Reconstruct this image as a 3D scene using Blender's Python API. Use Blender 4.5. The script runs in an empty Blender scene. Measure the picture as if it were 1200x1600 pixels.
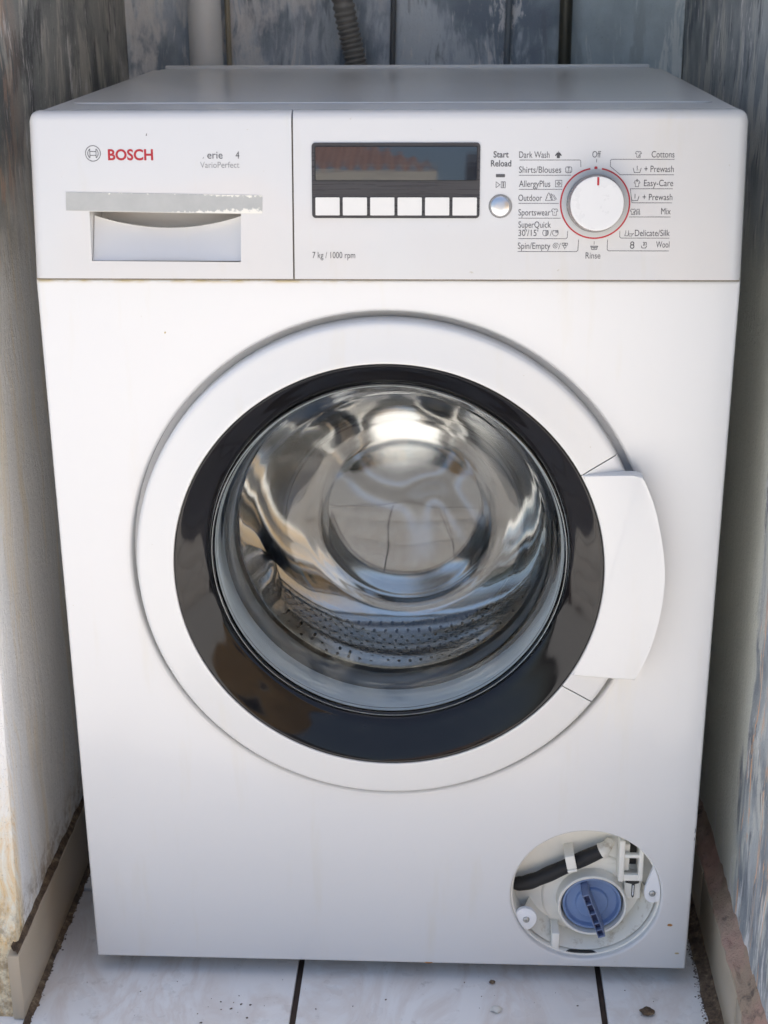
import bpy, bmesh, math, random
from mathutils import Vector, Matrix, noise

random.seed(7)
S = bpy.context.scene
C = bpy.context.collection
PI = math.pi
rad = math.radians

# ------------------------------------------------------------------ camera, sky, sun, exposure
cam_d = bpy.data.cameras.new('camera')
cam = bpy.data.objects.new('camera', cam_d); C.objects.link(cam); S.camera = cam
cam_d.sensor_fit = 'VERTICAL'; cam_d.sensor_height = 24.0; cam_d.sensor_width = 18.0
cam_d.lens = 35.086
cam_d.dof.use_dof = True; cam_d.dof.focus_distance = 1.36; cam_d.dof.aperture_fstop = 8.0
cam_d.clip_start = 0.05; cam_d.clip_end = 400
cam.matrix_world = (Matrix.Translation((0.0582, -1.2564, 0.9644)) @ Matrix.Rotation(rad(2.7377), 4, 'Z')
                    @ Matrix.Rotation(rad(69.8326), 4, 'X') @ Matrix.Rotation(rad(-0.3768), 4, 'Z'))
SUN_EL, SUN_AZ = 76.0, 20.0          # the sun stands behind the building, a little to the right
world = bpy.data.worlds.new('World'); S.world = world; world.use_nodes = True
wn = world.node_tree
sky = wn.nodes.new('ShaderNodeTexSky'); sky.sky_type = 'NISHITA'; sky.sun_disc = False
sky.sun_elevation = rad(SUN_EL); sky.sun_rotation = rad(SUN_AZ); sky.dust_density = 3.0; sky.air_density = 1.0; sky.ozone_density = 1.2
bgn = wn.nodes['Background']; bgn.inputs['Strength'].default_value = 0.115
wn.links.new(sky.outputs[0], bgn.inputs['Color'])
sun_d = bpy.data.lights.new('sun', 'SUN'); sun_d.energy = 5.0; sun_d.angle = rad(0.53); sun_d.color = (1.0, 0.955, 0.89)
sun = bpy.data.objects.new('sun', sun_d); C.objects.link(sun)
sd = Vector((math.sin(rad(SUN_AZ)) * math.cos(rad(SUN_EL)), math.cos(rad(SUN_AZ)) * math.cos(rad(SUN_EL)), math.sin(rad(SUN_EL))))
sun.rotation_euler = sd.to_track_quat('Z', 'Y').to_euler(); sun.location = sd * 20
S.view_settings.view_transform = 'Standard'; S.view_settings.look = 'None'; S.view_settings.gamma = 1
S.view_settings.use_curve_mapping = False
S.view_settings.exposure = 1.17
S.cycles.max_bounces = 11; S.cycles.glossy_bounces = 7; S.cycles.transmission_bounces = 9; S.cycles.diffuse_bounces = 4
S.cycles.use_denoising = True
S.cycles.caustics_reflective = True; S.cycles.caustics_refractive = True
S.cycles.sample_clamp_indirect = 6.0
S.cycles.blur_glossy = 0.05

# ------------------------------------------------------------------ materials
class NT:
    def __init__(self, name):
        self.m = bpy.data.materials.new(name); self.m.use_nodes = True
        self.t = self.m.node_tree; self.b = self.t.nodes['Principled BSDF']
        self._co = None
    def n(self, t, **k):
        x = self.t.nodes.new(t)
        for a, b in k.items(): setattr(x, a, b)
        return x
    def l(self, a, b): self.t.links.new(a, b)
    def put(self, s, v):
        if v is None: return
        if isinstance(v, bpy.types.NodeSocket): self.l(v, s)
        else:
            if hasattr(s.default_value, '__len__') and len(s.default_value) == 4 and len(v) == 3: v = (*v, 1)
            s.default_value = v
    def co(self):
        if not self._co: self._co = self.n('ShaderNodeTexCoord').outputs['Object']
        return self._co
    def geo(self):
        return self.n('ShaderNodeNewGeometry').outputs['Position']
    def mapped(self, scale=(1, 1, 1), rot=(0, 0, 0), loc=(0, 0, 0), src=None):
        m = self.n('ShaderNodeMapping'); self.l(src or self.geo(), m.inputs[0])
        m.inputs['Scale'].default_value = scale; m.inputs['Rotation'].default_value = rot; m.inputs['Location'].default_value = loc
        return m.outputs[0]
    def noise(self, v, scale=5, detail=4, rough=.55, dist=0, lac=2):
        x = self.n('ShaderNodeTexNoise'); self.l(v, x.inputs['Vector'])
        x.inputs['Scale'].default_value = scale; x.inputs['Detail'].default_value = detail
        x.inputs['Roughness'].default_value = rough; x.inputs['Distortion'].default_value = dist
        return x.outputs['Fac']
    def ramp(self, f, stops):
        r = self.n('ShaderNodeValToRGB'); self.l(f, r.inputs[0]); e = r.color_ramp.elements
        while len(e) < len(stops): e.new(0.5)
        for i, (p, c) in enumerate(stops):
            e[i].position = p; e[i].color = (c, c, c, 1) if not hasattr(c, '__len__') else (*c, 1)
        return r.outputs[0]
    def mix(self, f, a, b, bt='MIX'):
        x = self.n('ShaderNodeMix', data_type='RGBA', blend_type=bt)
        self.put(x.inputs[0], f); self.put(x.inputs[6], a); self.put(x.inputs[7], b)
        return x.outputs[2]
    def math(self, op, a, b=None, c=None, clamp=False):
        x = self.n('ShaderNodeMath', operation=op); x.use_clamp = clamp
        self.put(x.inputs[0], a)
        if b is not None: self.put(x.inputs[1], b)
        if c is not None: self.put(x.inputs[2], c)
        return x.outputs[0]
    def xyz(self, v=None):
        s = self.n('ShaderNodeSeparateXYZ'); self.l(v or self.geo(), s.inputs[0]); return s.outputs
    def smooth(self, v, a, b):
        x = self.n('ShaderNodeMapRange', interpolation_type='SMOOTHSTEP'); self.put(x.inputs[0], v)
        x.inputs[1].default_value = a; x.inputs[2].default_value = b
        return x.outputs[0]
    def bump(self, h, strength=.3, dist=.002):
        x = self.n('ShaderNodeBump'); x.inputs['Strength'].default_value = strength; x.inputs['Distance'].default_value = dist
        self.l(h, x.inputs['Height']); self.l(x.outputs[0], self.b.inputs['Normal']); return x
    def set(self, **k):
        M = dict(color='Base Color', rough='Roughness', metal='Metallic', spec='Specular IOR Level', ior='IOR', trans='Transmission Weight',
                 coat='Coat Weight', coatr='Coat Roughness', aniso='Anisotropic')
        for a, v in k.items(): self.put(self.b.inputs[M[a]], v)
        return self

def simple(name, col, rough=.5, metal=0, var=.08, scale=60, bump=0, **k):
    m = NT(name); f = m.noise(m.geo(), scale, 4)
    a = tuple(c * (1 - var) for c in col); b = tuple(min(1, c * (1 + var)) for c in col)
    m.set(color=m.mix(f, a, b), rough=m.ramp(f, [(0, rough * .85), (1, min(1, rough * 1.15))]), metal=metal, **k)
    if bump: m.bump(f, bump, .001)
    return m.m

MAT = {}
def enamel(name, base, rough, stains=False):
    m = NT(name); g = m.geo()
    big = m.noise(g, 4.5, 3); col = m.mix(big, base, tuple(c * f for c, f in zip(base, (.985, .975, .955))))
    # handling grime: faint yellowish specks and drips
    drip = m.noise(m.mapped((38, 38, 5)), 1, 5, .6); dm = m.ramp(drip, [(.58, 0), (.74, .45)])
    col = m.mix(dm, col, tuple(c * f for c, f in zip(base, (.96, .92, .82))))
    sp = m.noise(g, 170, 2); sm = m.ramp(sp, [(.76, 0), (.80, .5)])
    col = m.mix(sm, col, (.45, .40, .30))
    if stains:
        z = m.xyz(g)[2]; x = m.xyz(g)[0]
        # yellow limescale run-off below the drawer seam, and drips below the handle
        seam = m.math('MULTIPLY', m.smooth(z, .7075, .7110), m.ramp(m.noise(m.mapped((45, 45, 160)), 1, 4), [(.42, 0), (.60, .85)]))
        seam = m.math('MULTIPLY', seam, m.smooth(x, .02, -.06))
        col = m.mix(seam, col, (.52, .41, .20))
        hx = m.math('MULTIPLY', m.smooth(x, .188, .200), m.smooth(x, .232, .222))
        hz = m.math('MULTIPLY', m.smooth(z, .352, .335), m.smooth(z, .255, .29))
        hd = m.math('MULTIPLY', m.math('MULTIPLY', hx, hz), m.ramp(m.noise(m.mapped((120, 120, 14)), 1, 3), [(.45, 0), (.65, .25)]))
        col = m.mix(hd, col, (.70, .66, .55))
    r = m.math('ADD', m.math('MULTIPLY', m.noise(m.mapped((9, 9, 14)), 1, 2), .03), rough - .02)
    m.set(color=col, rough=r, coat=.6 if rough < .24 else .3, coatr=max(.05, rough - .16))
    return m.m
MAT['enamel'] = enamel('white_enamel', (.67, .67, .665), .27, True)
MAT['panel'] = enamel('white_gloss_plastic', (.645, .64, .63), .19)
MAT['door_white'] = enamel('white_door_plastic', (.67, .67, .66), .34)
MAT['top'] = enamel('white_worktop', (.72, .72, .715), .30)
MAT['cream'] = simple('cream_plastic', (.82, .80, .725), .42, var=.05, scale=90)
MAT['cream_dirty'] = None
def cream_dirty():
    m = NT('stained_cream_plastic'); f = m.noise(m.geo(), 70, 5, .65)
    k = m.ramp(f, [(.52, 0), (.72, .8)])
    m.set(color=m.mix(k, (.76, .74, .66), (.34, .26, .15)), rough=.5); return m.m
MAT['cream_dirty'] = cream_dirty()
MAT['black_trim'] = None
def black_trim():
    m = NT('black_gloss_plastic'); g = m.geo()
    sm = m.noise(m.mapped((14, 14, 40)), 2, 5, .6)
    m.set(color=m.mix(m.ramp(sm, [(.5, 0), (.8, .5)]), (.007, .0065, .0075), (.016, .015, .015)), rough=m.ramp(sm, [(.3, .04), (.75, .11)]), spec=.36)
    m.bump(m.noise(m.mapped((5, 5, 5)), 3, 2), .06, .002); return m.m
MAT['black_trim'] = black_trim()
def glassm():
    m = NT('door_glass'); g = m.geo()
    m.set(color=(.955, .975, .965), rough=.0, ior=1.47, trans=1.0)
    m.bump(m.noise(g, 22, 2), .05, .0012); return m.m
MAT['glass'] = glassm()
def steel(name, rough, aniso_scale, dirt=.25):
    m = NT(name); f = m.noise(m.mapped(aniso_scale), 1, 5, .6); b = m.noise(m.geo(), 9, 3)
    m.set(color=m.mix(f, (.57, .56, .545), (.65, .64, .625)), metal=1.0, rough=m.math('ADD', m.math('MULTIPLY', f, .05), rough))
    m.bump(b, .02, .004); return m.m
MAT['steel'] = steel('brushed_stainless_steel', .10, (40, 8, 40))
MAT['steel_back'] = steel('pressed_stainless_steel', .21, (14, 14, 9))
MAT['rubber'] = simple('grey_rubber_gasket', (.13, .135, .14), .55, var=.12, scale=40, bump=.1)
MAT['rim_rubber'] = simple('pale_rubber_seal', (.56, .60, .62), .5, var=.1, scale=30)
MAT['hole'] = simple('dark_perforation', (.012, .012, .013), .6)
MAT['dark_cavity'] = simple('dark_cavity', (.03, .03, .03), .7)
MAT['grey_frame'] = None
def display_frame():
    m = NT('graphite_display_frame'); f = m.noise(m.mapped((6, 6, 260)), 3, 4)
    m.set(color=m.mix(f, (.03, .028, .03), (.055, .052, .053)), rough=m.ramp(f, [(.3, .22), (.7, .38)]), spec=.5); return m.m
MAT['grey_frame'] = display_frame()
def display_glass():
    m = NT('display_glass'); f = m.noise(m.mapped((8, 8, 300)), 2, 4)
    m.set(color=(.012, .015, .022), rough=m.ramp(f, [(.35, .015), (.75, .06)]), spec=.6, coat=.8, coatr=.01); m.b.inputs['Coat IOR'].default_value = 1.65
    m.bump(m.noise(m.mapped((10, 10, 60)), 2, 2), .02, .001); return m.m
MAT['display'] = display_glass()
MAT['button'] = simple('white_button', (.70, .69, .66), .35, var=.03)
MAT['silver_btn'] = simple('satin_silver', (.66, .67, .68), .3, metal=1.0, var=.04)
MAT['print_grey'] = simple('grey_print', (.085, .085, .09), .5, var=.15, scale=400)
MAT['print_light'] = simple('light_grey_print', (.26, .26, .26), .5, var=.3, scale=500)
MAT['print_dark'] = simple('dark_print', (.06, .06, .065), .5)
MAT['red'] = simple('red_print', (.40, .018, .028), .4, var=.15, scale=300)
MAT['red_dull'] = simple('dull_red_ring', (.42, .02, .03), .35, var=.1, scale=300)
MAT['dish'] = simple('pale_knob_dish', (.44, .45, .45), .3, var=.04)
MAT['knob_side'] = simple('grey_knob_side', (.30, .29, .28), .28, metal=.6, var=.08)
MAT['knob_cap'] = simple('white_knob_cap', (.68, .68, .67), .28, var=.03)
def strip():
    m = NT('worn_silver_strip'); g = m.co(); s = m.xyz(g)
    f = m.noise(g, 55, 5, .65); f2 = m.noise(m.mapped((260, 260, 260), src=g), 1, 5, .6)
    edge = m.math('ABSOLUTE', m.math('SUBTRACT', s[1], .0643))
    k = m.math('ADD', m.math('MULTIPLY', edge, 76), m.math('MULTIPLY', f2, .9))
    k2 = m.math('ADD', k, m.math('MULTIPLY', m.smooth(s[0], -.20, -.105), .26)); k2 = m.math('SUBTRACT', k2, m.math('MULTIPLY', m.smooth(s[0], -.235, -.262), .6))
    w = m.ramp(m.math('MULTIPLY', k2, .5), [(.54, 0), (.585, 1)])
    base = m.mix(f, (.37, .375, .36), (.50, .50, .475))
    m.set(color=m.mix(w, base, (.76, .74, .66)), rough=.42, metal=m.math('SUBTRACT', .25, m.math('MULTIPLY', w, .25))); m.bump(w, .25, .0004); return m.m
MAT['strip'] = strip()
MAT['hose_black'] = simple('black_rubber_hose', (.009, .009, .010), .62, var=.2, bump=.2)
MAT['blue_cap'] = simple('blue_filter_plastic', (.19, .28, .48), .36, var=.08, scale=120)
MAT['blue_fin'] = simple('grey_blue_fin', (.155, .20, .33), .45, var=.1)
MAT['blue_dark'] = simple('fin_hollow', (.02, .03, .09), .6)
MAT['screw'] = simple('zinc_screw', (.48, .48, .46), .35, metal=1.0, var=.15, scale=900)
MAT['ear'] = simple('white_bracket', (.80, .81, .82), .4, var=.03)
MAT['pvc'] = simple('white_pvc', (.84, .825, .79), .32, var=.05, scale=25)
MAT['cable_cream'] = simple('cream_cable', (.36, .31, .22), .5)
MAT['cable_grey'] = simple('grey_cable', (.10, .105, .11), .5)
MAT['cable_pale'] = simple('slate_cable', (.16, .18, .20), .5)
MAT["hose_grey"] = simple("grey_corrugated_plastic", (.20, .19, .17), .45, var=.12)
MAT['olive'] = simple('tarnished_olive_pipe', (.065, .062, .045), .4, metal=.3, var=.25, scale=40)
MAT['foot'] = simple('black_rubber_foot', (.03, .03, .03), .6)
MAT['rust'] = simple('rust_spot', (.36, .17, .05), .7, var=.3, scale=600)
MAT['chip'] = simple('chipped_enamel', (.06, .07, .09), .5)
MAT['grime'] = simple('yellow_grime', (.42, .34, .18), .7, var=.4, scale=200)
MAT['seam'] = simple('dirty_seam', (.16, .14, .11), .7, var=.4, scale=120)

def wallpaint(name, kind):
    """hand-brushed lime paint: slate, blue-grey and chalk strokes laid over one another"""
    m = NT(name); g = m.geo(); x, y, z = m.xyz(g)
    tn = m.n('ShaderNodeTexNoise'); m.l(g, tn.inputs['Vector']); tn.inputs['Scale'].default_value = 6.0; tn.inputs['Detail'].default_value = 2
    wv = m.n('ShaderNodeVectorMath', operation='SCALE'); m.l(tn.outputs['Color'], wv.inputs[0]); wv.inputs[3].default_value = .055
    av = m.n('ShaderNodeVectorMath', operation='ADD'); m.l(g, av.inputs[0]); m.l(wv.outputs[0], av.inputs[1]); wg = av.outputs[0]
    cl = m.noise(wg, 8, 4, .55)
    bristle = m.noise(m.mapped((190, 190, 11), src=wg), 1, 4, .7)
    def layer(scale, rot, loc, lo, hi, wb=.35):
        mp = m.mapped(scale, rot, loc, src=wg); a = m.noise(mp, 1, 4, .55)
        br = m.noise(m.mapped(tuple(v * 6 for v in scale[:2]) + (scale[2] * 2.0,), rot, loc, src=wg), 1, 4, .7)
        return m.smooth(m.math('ADD', m.math('MULTIPLY', a, 1 - wb), m.math('MULTIPLY', br, wb)), lo, hi)
    def C3(c, k=1): return tuple(v * k for v in c)
    if kind == 'back':
        col = m.mix(m.smooth(cl, .36, .64), (0.240, 0.283, 0.333), (0.533, 0.590, 0.650))
        col = m.mix(m.math('MULTIPLY', layer((13, 13, 6), (0, .5, 0), (2, 0, 1), .50, .58), .75), col, (0.710, 0.754, 0.777))
        col = m.mix(m.math('MULTIPLY', layer((15, 15, 5), (0, -.6, 0), (5, 0, 3), .54, .60), .8), col, (0.231, 0.257, 0.293))
        col = m.mix(m.math('MULTIPLY', layer((24, 24, 5), (0, .1, 0), (8, 0, 7), .555, .61, .5), .9), col, (0.840, 0.820, 0.800))
        wl = m.smooth(x, .05, -.12)
        col = m.mix(m.math('MULTIPLY', m.math('MULTIPLY', layer((9, 9, 9), (0, 0, 0), (1, 0, 9), .47, .56), wl), .75), col, (0.840, 0.820, 0.793))
        edge = m.smooth(m.math('ADD', x, m.math('MULTIPLY', m.math('SUBTRACT', cl, .5), .12)), .15, .21)
        col = m.mix(m.math('MULTIPLY', edge, .45), col, (0.710, 0.820, 0.800))
    elif kind == 'left':
        dark = m.mix(m.smooth(cl, .36, .62), (0.185, 0.194, 0.194), (0.403, 0.405, 0.382))
        dark = m.mix(m.math('MULTIPLY', layer((20, 20, 8), (0, 0, 0), (0, 3, 1), .50, .58), .8), dark, (0.645, 0.622, 0.561))
        dark = m.mix(m.math('MULTIPLY', layer((26, 26, 10), (0, 0, 0), (0, 9, 4), .54, .60), .85), dark, (0.137, 0.139, 0.144))
        dark = m.mix(m.math('MULTIPLY', layer((36, 36, 12), (0, 0, 0), (0, 5, 8), .57, .63, .5), .9), dark, (0.840, 0.820, 0.800))
        br = layer((20, 20, 9), (0, 0, 0), (0, 2, 6), .50, .58)
        dark = m.mix(m.math('MULTIPLY', m.math('MULTIPLY', br, .8), m.smooth(y, .24, .10)), dark, (0.709, 0.466, 0.331))
        pale = m.mix(bristle, (0.840, 0.820, 0.755), (0.840, 0.820, 0.800))
        pale = m.mix(m.math('MULTIPLY', layer((24, 24, 2.2), (0, 0, 0), (0, 4, 2), .50, .60), .5), pale, (0.839, 0.715, 0.504))
        pale = m.mix(m.math('MULTIPLY', layer((14, 14, 5), (0, 0, 0), (0, 7, 3), .52, .62), .45), pale, (0.709, 0.699, 0.662))
        hz = m.math('ADD', z, m.math('MULTIPLY', m.math('SUBTRACT', cl, .5), .30))
        col = m.mix(m.smooth(hz, .68, .80), pale, dark)
        zz = m.math('ADD', z, m.math('MULTIPLY', m.math('SUBTRACT', bristle, .5), .25))
        ye = m.math('MULTIPLY', m.smooth(m.math('SUBTRACT', y, m.math('MULTIPLY', z, .09)), -.036, -.050), m.smooth(zz, .30, .06))
        col = m.mix(ye, col, m.mix(m.smooth(bristle, .2, .8), (0.773, 0.512, 0.216), (0.840, 0.820, 0.648)))
        mold = m.math('MULTIPLY', m.smooth(z, .135, .078), m.ramp(m.noise(m.mapped((60, 60, 60)), 1, 5, .7), [(.45, 0), (.6, .8)]))
        col = m.mix(mold, col, (0.322, 0.233, 0.137))
    else:
        dark = m.mix(m.smooth(cl, .36, .62), (0.242, 0.265, 0.288), (0.483, 0.506, 0.504))
        dark = m.mix(m.math('MULTIPLY', layer((24, 24, 9), (0, 0, 0), (0, 3, 1), .50, .58), .8), dark, (0.678, 0.669, 0.605))
        dark = m.mix(m.math('MULTIPLY', layer((30, 30, 10), (0, 0, 0), (0, 9, 4), .54, .60), .85), dark, (0.161, 0.171, 0.187))
        dark = m.mix(m.math('MULTIPLY', layer((40, 40, 12), (0, 0, 0), (0, 5, 8), .56, .62, .5), .9), dark, (0.840, 0.820, 0.800))
        pale = m.mix(bristle, (0.678, 0.684, 0.590), (0.839, 0.820, 0.720))
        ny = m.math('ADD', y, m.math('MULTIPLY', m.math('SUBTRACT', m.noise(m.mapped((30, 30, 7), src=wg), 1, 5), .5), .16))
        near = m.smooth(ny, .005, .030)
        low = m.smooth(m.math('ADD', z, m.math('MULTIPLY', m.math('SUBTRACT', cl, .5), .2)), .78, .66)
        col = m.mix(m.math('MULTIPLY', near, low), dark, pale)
        orr = layer((70, 70, 3.0), (0, 0, 0), (0, 6, 2), .57, .60, .4)
        orr = m.math('MULTIPLY', orr, m.math('MULTIPLY', m.smooth(z, .62, .40), m.smooth(ny, .03, -.01)))
        col = m.mix(m.math('MULTIPLY', orr, .9), col, (0.840, 0.512, 0.288))
        ch = m.math('MULTIPLY', layer((60, 60, 14), (0, 0, 0), (0, 1, 5), .55, .58), m.smooth(z, .22, .05))
        col = m.mix(ch, col, (0.840, 0.820, 0.800))
    gr = m.noise(g, 420, 3, .7); col = m.mix(m.math('MULTIPLY', m.smooth(gr, .60, .72), .30), col, (0.840, 0.820, 0.781)); col = m.mix(m.math('MULTIPLY', m.smooth(gr, .40, .30), .35), col, (0.122, 0.128, 0.134))
    m.set(color=col, rough=.72, spec=.3)
    h = m.math('ADD', m.math('MULTIPLY', bristle, .6), m.math('MULTIPLY', m.noise(g, 260, 4, .7), .6))
    m.bump(h, .6, .0035); return m.m
MAT['wall_back'] = wallpaint('brushed_blue_grey_paint', 'back')
MAT['wall_left'] = wallpaint('brushed_grey_paint_peeling', 'left')
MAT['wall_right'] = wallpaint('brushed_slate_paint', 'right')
MAT['skirt'] = simple('taupe_skirting_tile', (.46, .38, .275), .35, var=.10, scale=14)
def mortar():
    m = NT('pink_brown_mortar'); f = m.noise(m.geo(), 45, 6, .7); f2 = m.noise(m.geo(), 14, 3)
    c = m.mix(m.ramp(f2, [(.4, 0), (.6, 1)]), (.50, .31, .24), (.42, .31, .22))
    m.set(color=m.mix(m.ramp(f, [(.55, 0), (.66, .8)]), c, (.12, .095, .075)), rough=.85); m.bump(f, 1.0, .006); return m.m
MAT['mortar'] = mortar()
def dirtm():
    m = NT('brown_dirt'); f = m.noise(m.geo(), 120, 5, .7)
    m.set(color=m.ramp(f, [(.35, (.05, .032, .02)), (.55, (.15, .10, .06)), (.7, (.33, .25, .15))]), rough=.9); m.bump(f, .8, .003); return m.m
MAT['dirt'] = dirtm()
def tile():
    m = NT('marbled_floor_tile'); g = m.geo()
    v = m.noise(m.mapped((7, 3.5, 7), rot=(0, 0, .5)), 1.6, 6, .6, 1.2)
    vein = m.ramp(v, [(.42, 0), (.52, .45), (.60, 0)])
    col = m.mix(m.noise(g, 5, 3), (.77, .745, .705), (.82, .79, .745)); col = m.mix(vein, col, (.60, .50, .42))
    dm = m.ramp(m.noise(g, 40, 6, .7), [(.60, 0), (.75, .55)]); col = m.mix(dm, col, (.36, .31, .25))
    m.set(color=col, rough=m.ramp(m.noise(g, 25, 4), [(.3, .22), (.7, .45)])); return m.m
MAT['tile'] = tile()
MAT['grout'] = simple('dark_brown_grout', (.060, .040, .030), .9, var=.4, scale=90, bump=.5)
MAT['yard'] = simple('sunlit_concrete', (.57, .555, .53), .85, var=.15, scale=2.0)
MAT['ceiling'] = simple('varnished_board_ceiling', (.55, .53, .50), .8, var=.1, scale=3)
MAT['pebble'] = simple('pale_pebble', (.62, .60, .54), .7, var=.2, scale=200)
MAT['house_wall'] = simple('ochre_house_render', (.56, .40, .26), .85, var=.12, scale=1.2)
MAT['board'] = simple('golden_timber_boards', (.58, .38, .18), .6, var=.35, scale=3)
MAT['house_grey'] = simple('slate_house_render', (.14, .155, .18), .8, var=.15, scale=1.5)
MAT['house_white'] = simple('white_fascia', (.74, .68, .56), .6, var=.08, scale=2)
MAT['roof_tile'] = simple('clay_roof_tiles', (.26, .15, .11), .8, var=.35, scale=2.5)
MAT['window_glass'] = simple('dark_window_glass', (.03, .04, .05), .08, var=.1)

# ------------------------------------------------------------------ mesh helpers
def link(name, me, mat=None, parent=None, smooth=None):
    o = bpy.data.objects.new(name, me); C.objects.link(o)
    if mat is not None:
        me.materials.clear(); me.materials.append(MAT[mat] if isinstance(mat, str) else mat)
    if parent is not None: o.parent = parent
    if smooth is not None:
        for p in me.polygons: p.use_smooth = True
        if smooth < 179:
            try: me.set_sharp_from_angle(angle=rad(smooth))
            except Exception: pass
    return o
def bm_obj(name, bm, mat, parent=None, smooth=35):
    bmesh.ops.recalc_face_normals(bm, faces=bm.faces)
    me = bpy.data.meshes.new(name); bm.to_mesh(me); bm.free()
    return link(name, me, mat, parent, smooth)
def box(bm, x0, x1, y0, y1, z0, z1, bev=0, seg=3, pick=None, M=None):
    vs = [bm.verts.new((x, y, z)) for x in (x0, x1) for y in (y0, y1) for z in (z0, z1)]
    F = [(0, 1, 3, 2), (4, 6, 7, 5), (0, 4, 5, 1), (2, 3, 7, 6), (0, 2, 6, 4), (1, 5, 7, 3)]
    fs = [bm.faces.new([vs[i] for i in f]) for f in F]
    if bev:
        es = {e for f in fs for e in f.edges}
        if pick: es = {e for e in es if pick((e.verts[0].co + e.verts[1].co) / 2, e.verts[0].co - e.verts[1].co)}
        r = bmesh.ops.bevel(bm, geom=list(es), offset=bev, segments=seg, affect='EDGES', profile=.5)
        vs = list({v for f in r['faces'] for v in f.verts} | {v for v in vs if v.is_valid})
    if M is not None: bmesh.ops.transform(bm, matrix=M, verts=[v for v in vs if v.is_valid])
    return vs
def rbox(name, ext, mat, parent=None, bev=.002, seg=3, pick=None):
    bm = bmesh.new(); box(bm, *ext, bev=bev, seg=seg, pick=pick); return bm_obj(name, bm, mat, parent)
def lathe(bm, prof, c=(0, 0, 0), n=128, a0=0, a1=2 * PI, axis='Y', closed_prof=False):
    """prof: (radius, along-axis). axis Y: circle in XZ; axis Z: circle in XY."""
    full = abs(a1 - a0 - 2 * PI) < 1e-6
    rows = []
    for i in range(n if full else n + 1):
        a = a0 + (a1 - a0) * i / n; row = []
        for r, h in prof:
            p = (c[0] + r * math.cos(a), c[1] + h, c[2] + r * math.sin(a)) if axis == 'Y' else (c[0] + r * math.cos(a), c[1] + r * math.sin(a), c[2] + h)
            row.append(bm.verts.new(p))
        rows.append(row)
    k = len(prof); m = len(rows)
    for i in range(m if full else m - 1):
        a, b = rows[i], rows[(i + 1) % m]
        for j in range(k if closed_prof else k - 1):
            q = [a[j], a[(j + 1) % k], b[(j + 1) % k], b[j]]
            try: bm.faces.new(q)
            except ValueError: pass
    if not full and closed_prof:
        bm.faces.new(rows[0]); bm.faces.new(rows[-1])
    bmesh.ops.remove_doubles(bm, verts=[v for r in rows for v in r], dist=1e-6)
    return rows
def arc_pts(p, n=8):
    """Catmull-Rom through (r,h) points"""
    out = []
    for i in range(len(p) - 1):
        p0 = p[max(i - 1, 0)]; p1 = p[i]; p2 = p[i + 1]; p3 = p[min(i + 2, len(p) - 1)]
        for j in range(n):
            t = j / n; out.append(tuple(.5 * (2 * b + (c - a) * t + (2 * a - 5 * b + 4 * c - d) * t * t + (3 * b - a - 3 * c + d) * t ** 3) for a, b, c, d in zip(p0, p1, p2, p3)))
    out.append(p[-1]); return out
def tube(bm, pts, r, n=16, caps=True):
    pts = [Vector(p) for p in pts]; rows = []
    up = Vector((0, 1, 0)) if abs((pts[1] - pts[0]).normalized().y) < .9 else Vector((1, 0, 0))
    for i, p in enumerate(pts):
        d = (pts[min(i + 1, len(pts) - 1)] - pts[max(i - 1, 0)]).normalized(); s = d.cross(up).normalized(); t = s.cross(d)
        rr = r(i) if callable(r) else r
        rows.append([bm.verts.new(p + s * math.cos(2 * PI * k / n) * rr + t * math.sin(2 * PI * k / n) * rr) for k in range(n)])
    for a, b in zip(rows, rows[1:]):
        for k in range(n): bm.faces.new([a[k], a[(k + 1) % n], b[(k + 1) % n], b[k]])
    if caps: bm.faces.new(rows[0][::-1]); bm.faces.new(rows[-1])
def prism(bm, outline, d0, d1, axis='Y', bev=0, seg=3):
    """outline in the plane, extruded along axis: Y -> (x,z), Z -> (x,y)"""
    f3 = (lambda p, d: (p[0], d, p[1])) if axis == 'Y' else (lambda p, d: (p[0], p[1], d))
    a = [bm.verts.new(f3(p, d0)) for p in outline]; b = [bm.verts.new(f3(p, d1)) for p in outline]
    fa = bm.faces.new(a); fb = bm.faces.new(b); n = len(outline)
    for i in range(n): bm.faces.new([a[i], a[(i + 1) % n], b[(i + 1) % n], b[i]])
    if bev: bmesh.ops.bevel(bm, geom=list(fa.edges), offset=bev, segments=seg, affect='EDGES', profile=.5)
def rrect(x0, x1, y0, y1, r, n=5):
    o = []
    for cx, cy, a in ((x1 - r, y1 - r, 0), (x0 + r, y1 - r, 90), (x0 + r, y0 + r, 180), (x1 - r, y0 + r, 270)):
        for i in range(n + 1): t = rad(a + 90 * i / n); o.append((cx + r * math.cos(t), cy + r * math.sin(t)))
    return o
def cut(o, cutter_bm):
    """real hole through a mesh"""
    bmesh.ops.recalc_face_normals(cutter_bm, faces=cutter_bm.faces)
    me = bpy.data.meshes.new('cutter'); cutter_bm.to_mesh(me); cutter_bm.free(); k = bpy.data.objects.new('cutter', me); C.objects.link(k)
    k.matrix_world = o.matrix_world.copy() if o.parent is None else o.parent.matrix_world.copy()
    md = o.modifiers.new('cut', 'BOOLEAN'); md.object = k; md.operation = 'DIFFERENCE'; md.solver = 'EXACT'
    dg = bpy.context.evaluated_depsgraph_get(); dg.update()
    new = bpy.data.meshes.new_from_object(o.evaluated_get(dg)); o.modifiers.clear(); old = o.data; o.data = new; new.name = old.name
    bpy.data.objects.remove(k); bpy.data.meshes.remove(me)
    for p in new.polygons: p.use_smooth = True
    try: new.set_sharp_from_angle(angle=rad(30))
    except Exception: pass
def tag(o, label, cat, group=None):
    o['label'] = label; o['category'] = cat
    if group: o['group'] = group
    return o
def structure(o): o['kind'] = 'structure'; return o

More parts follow.
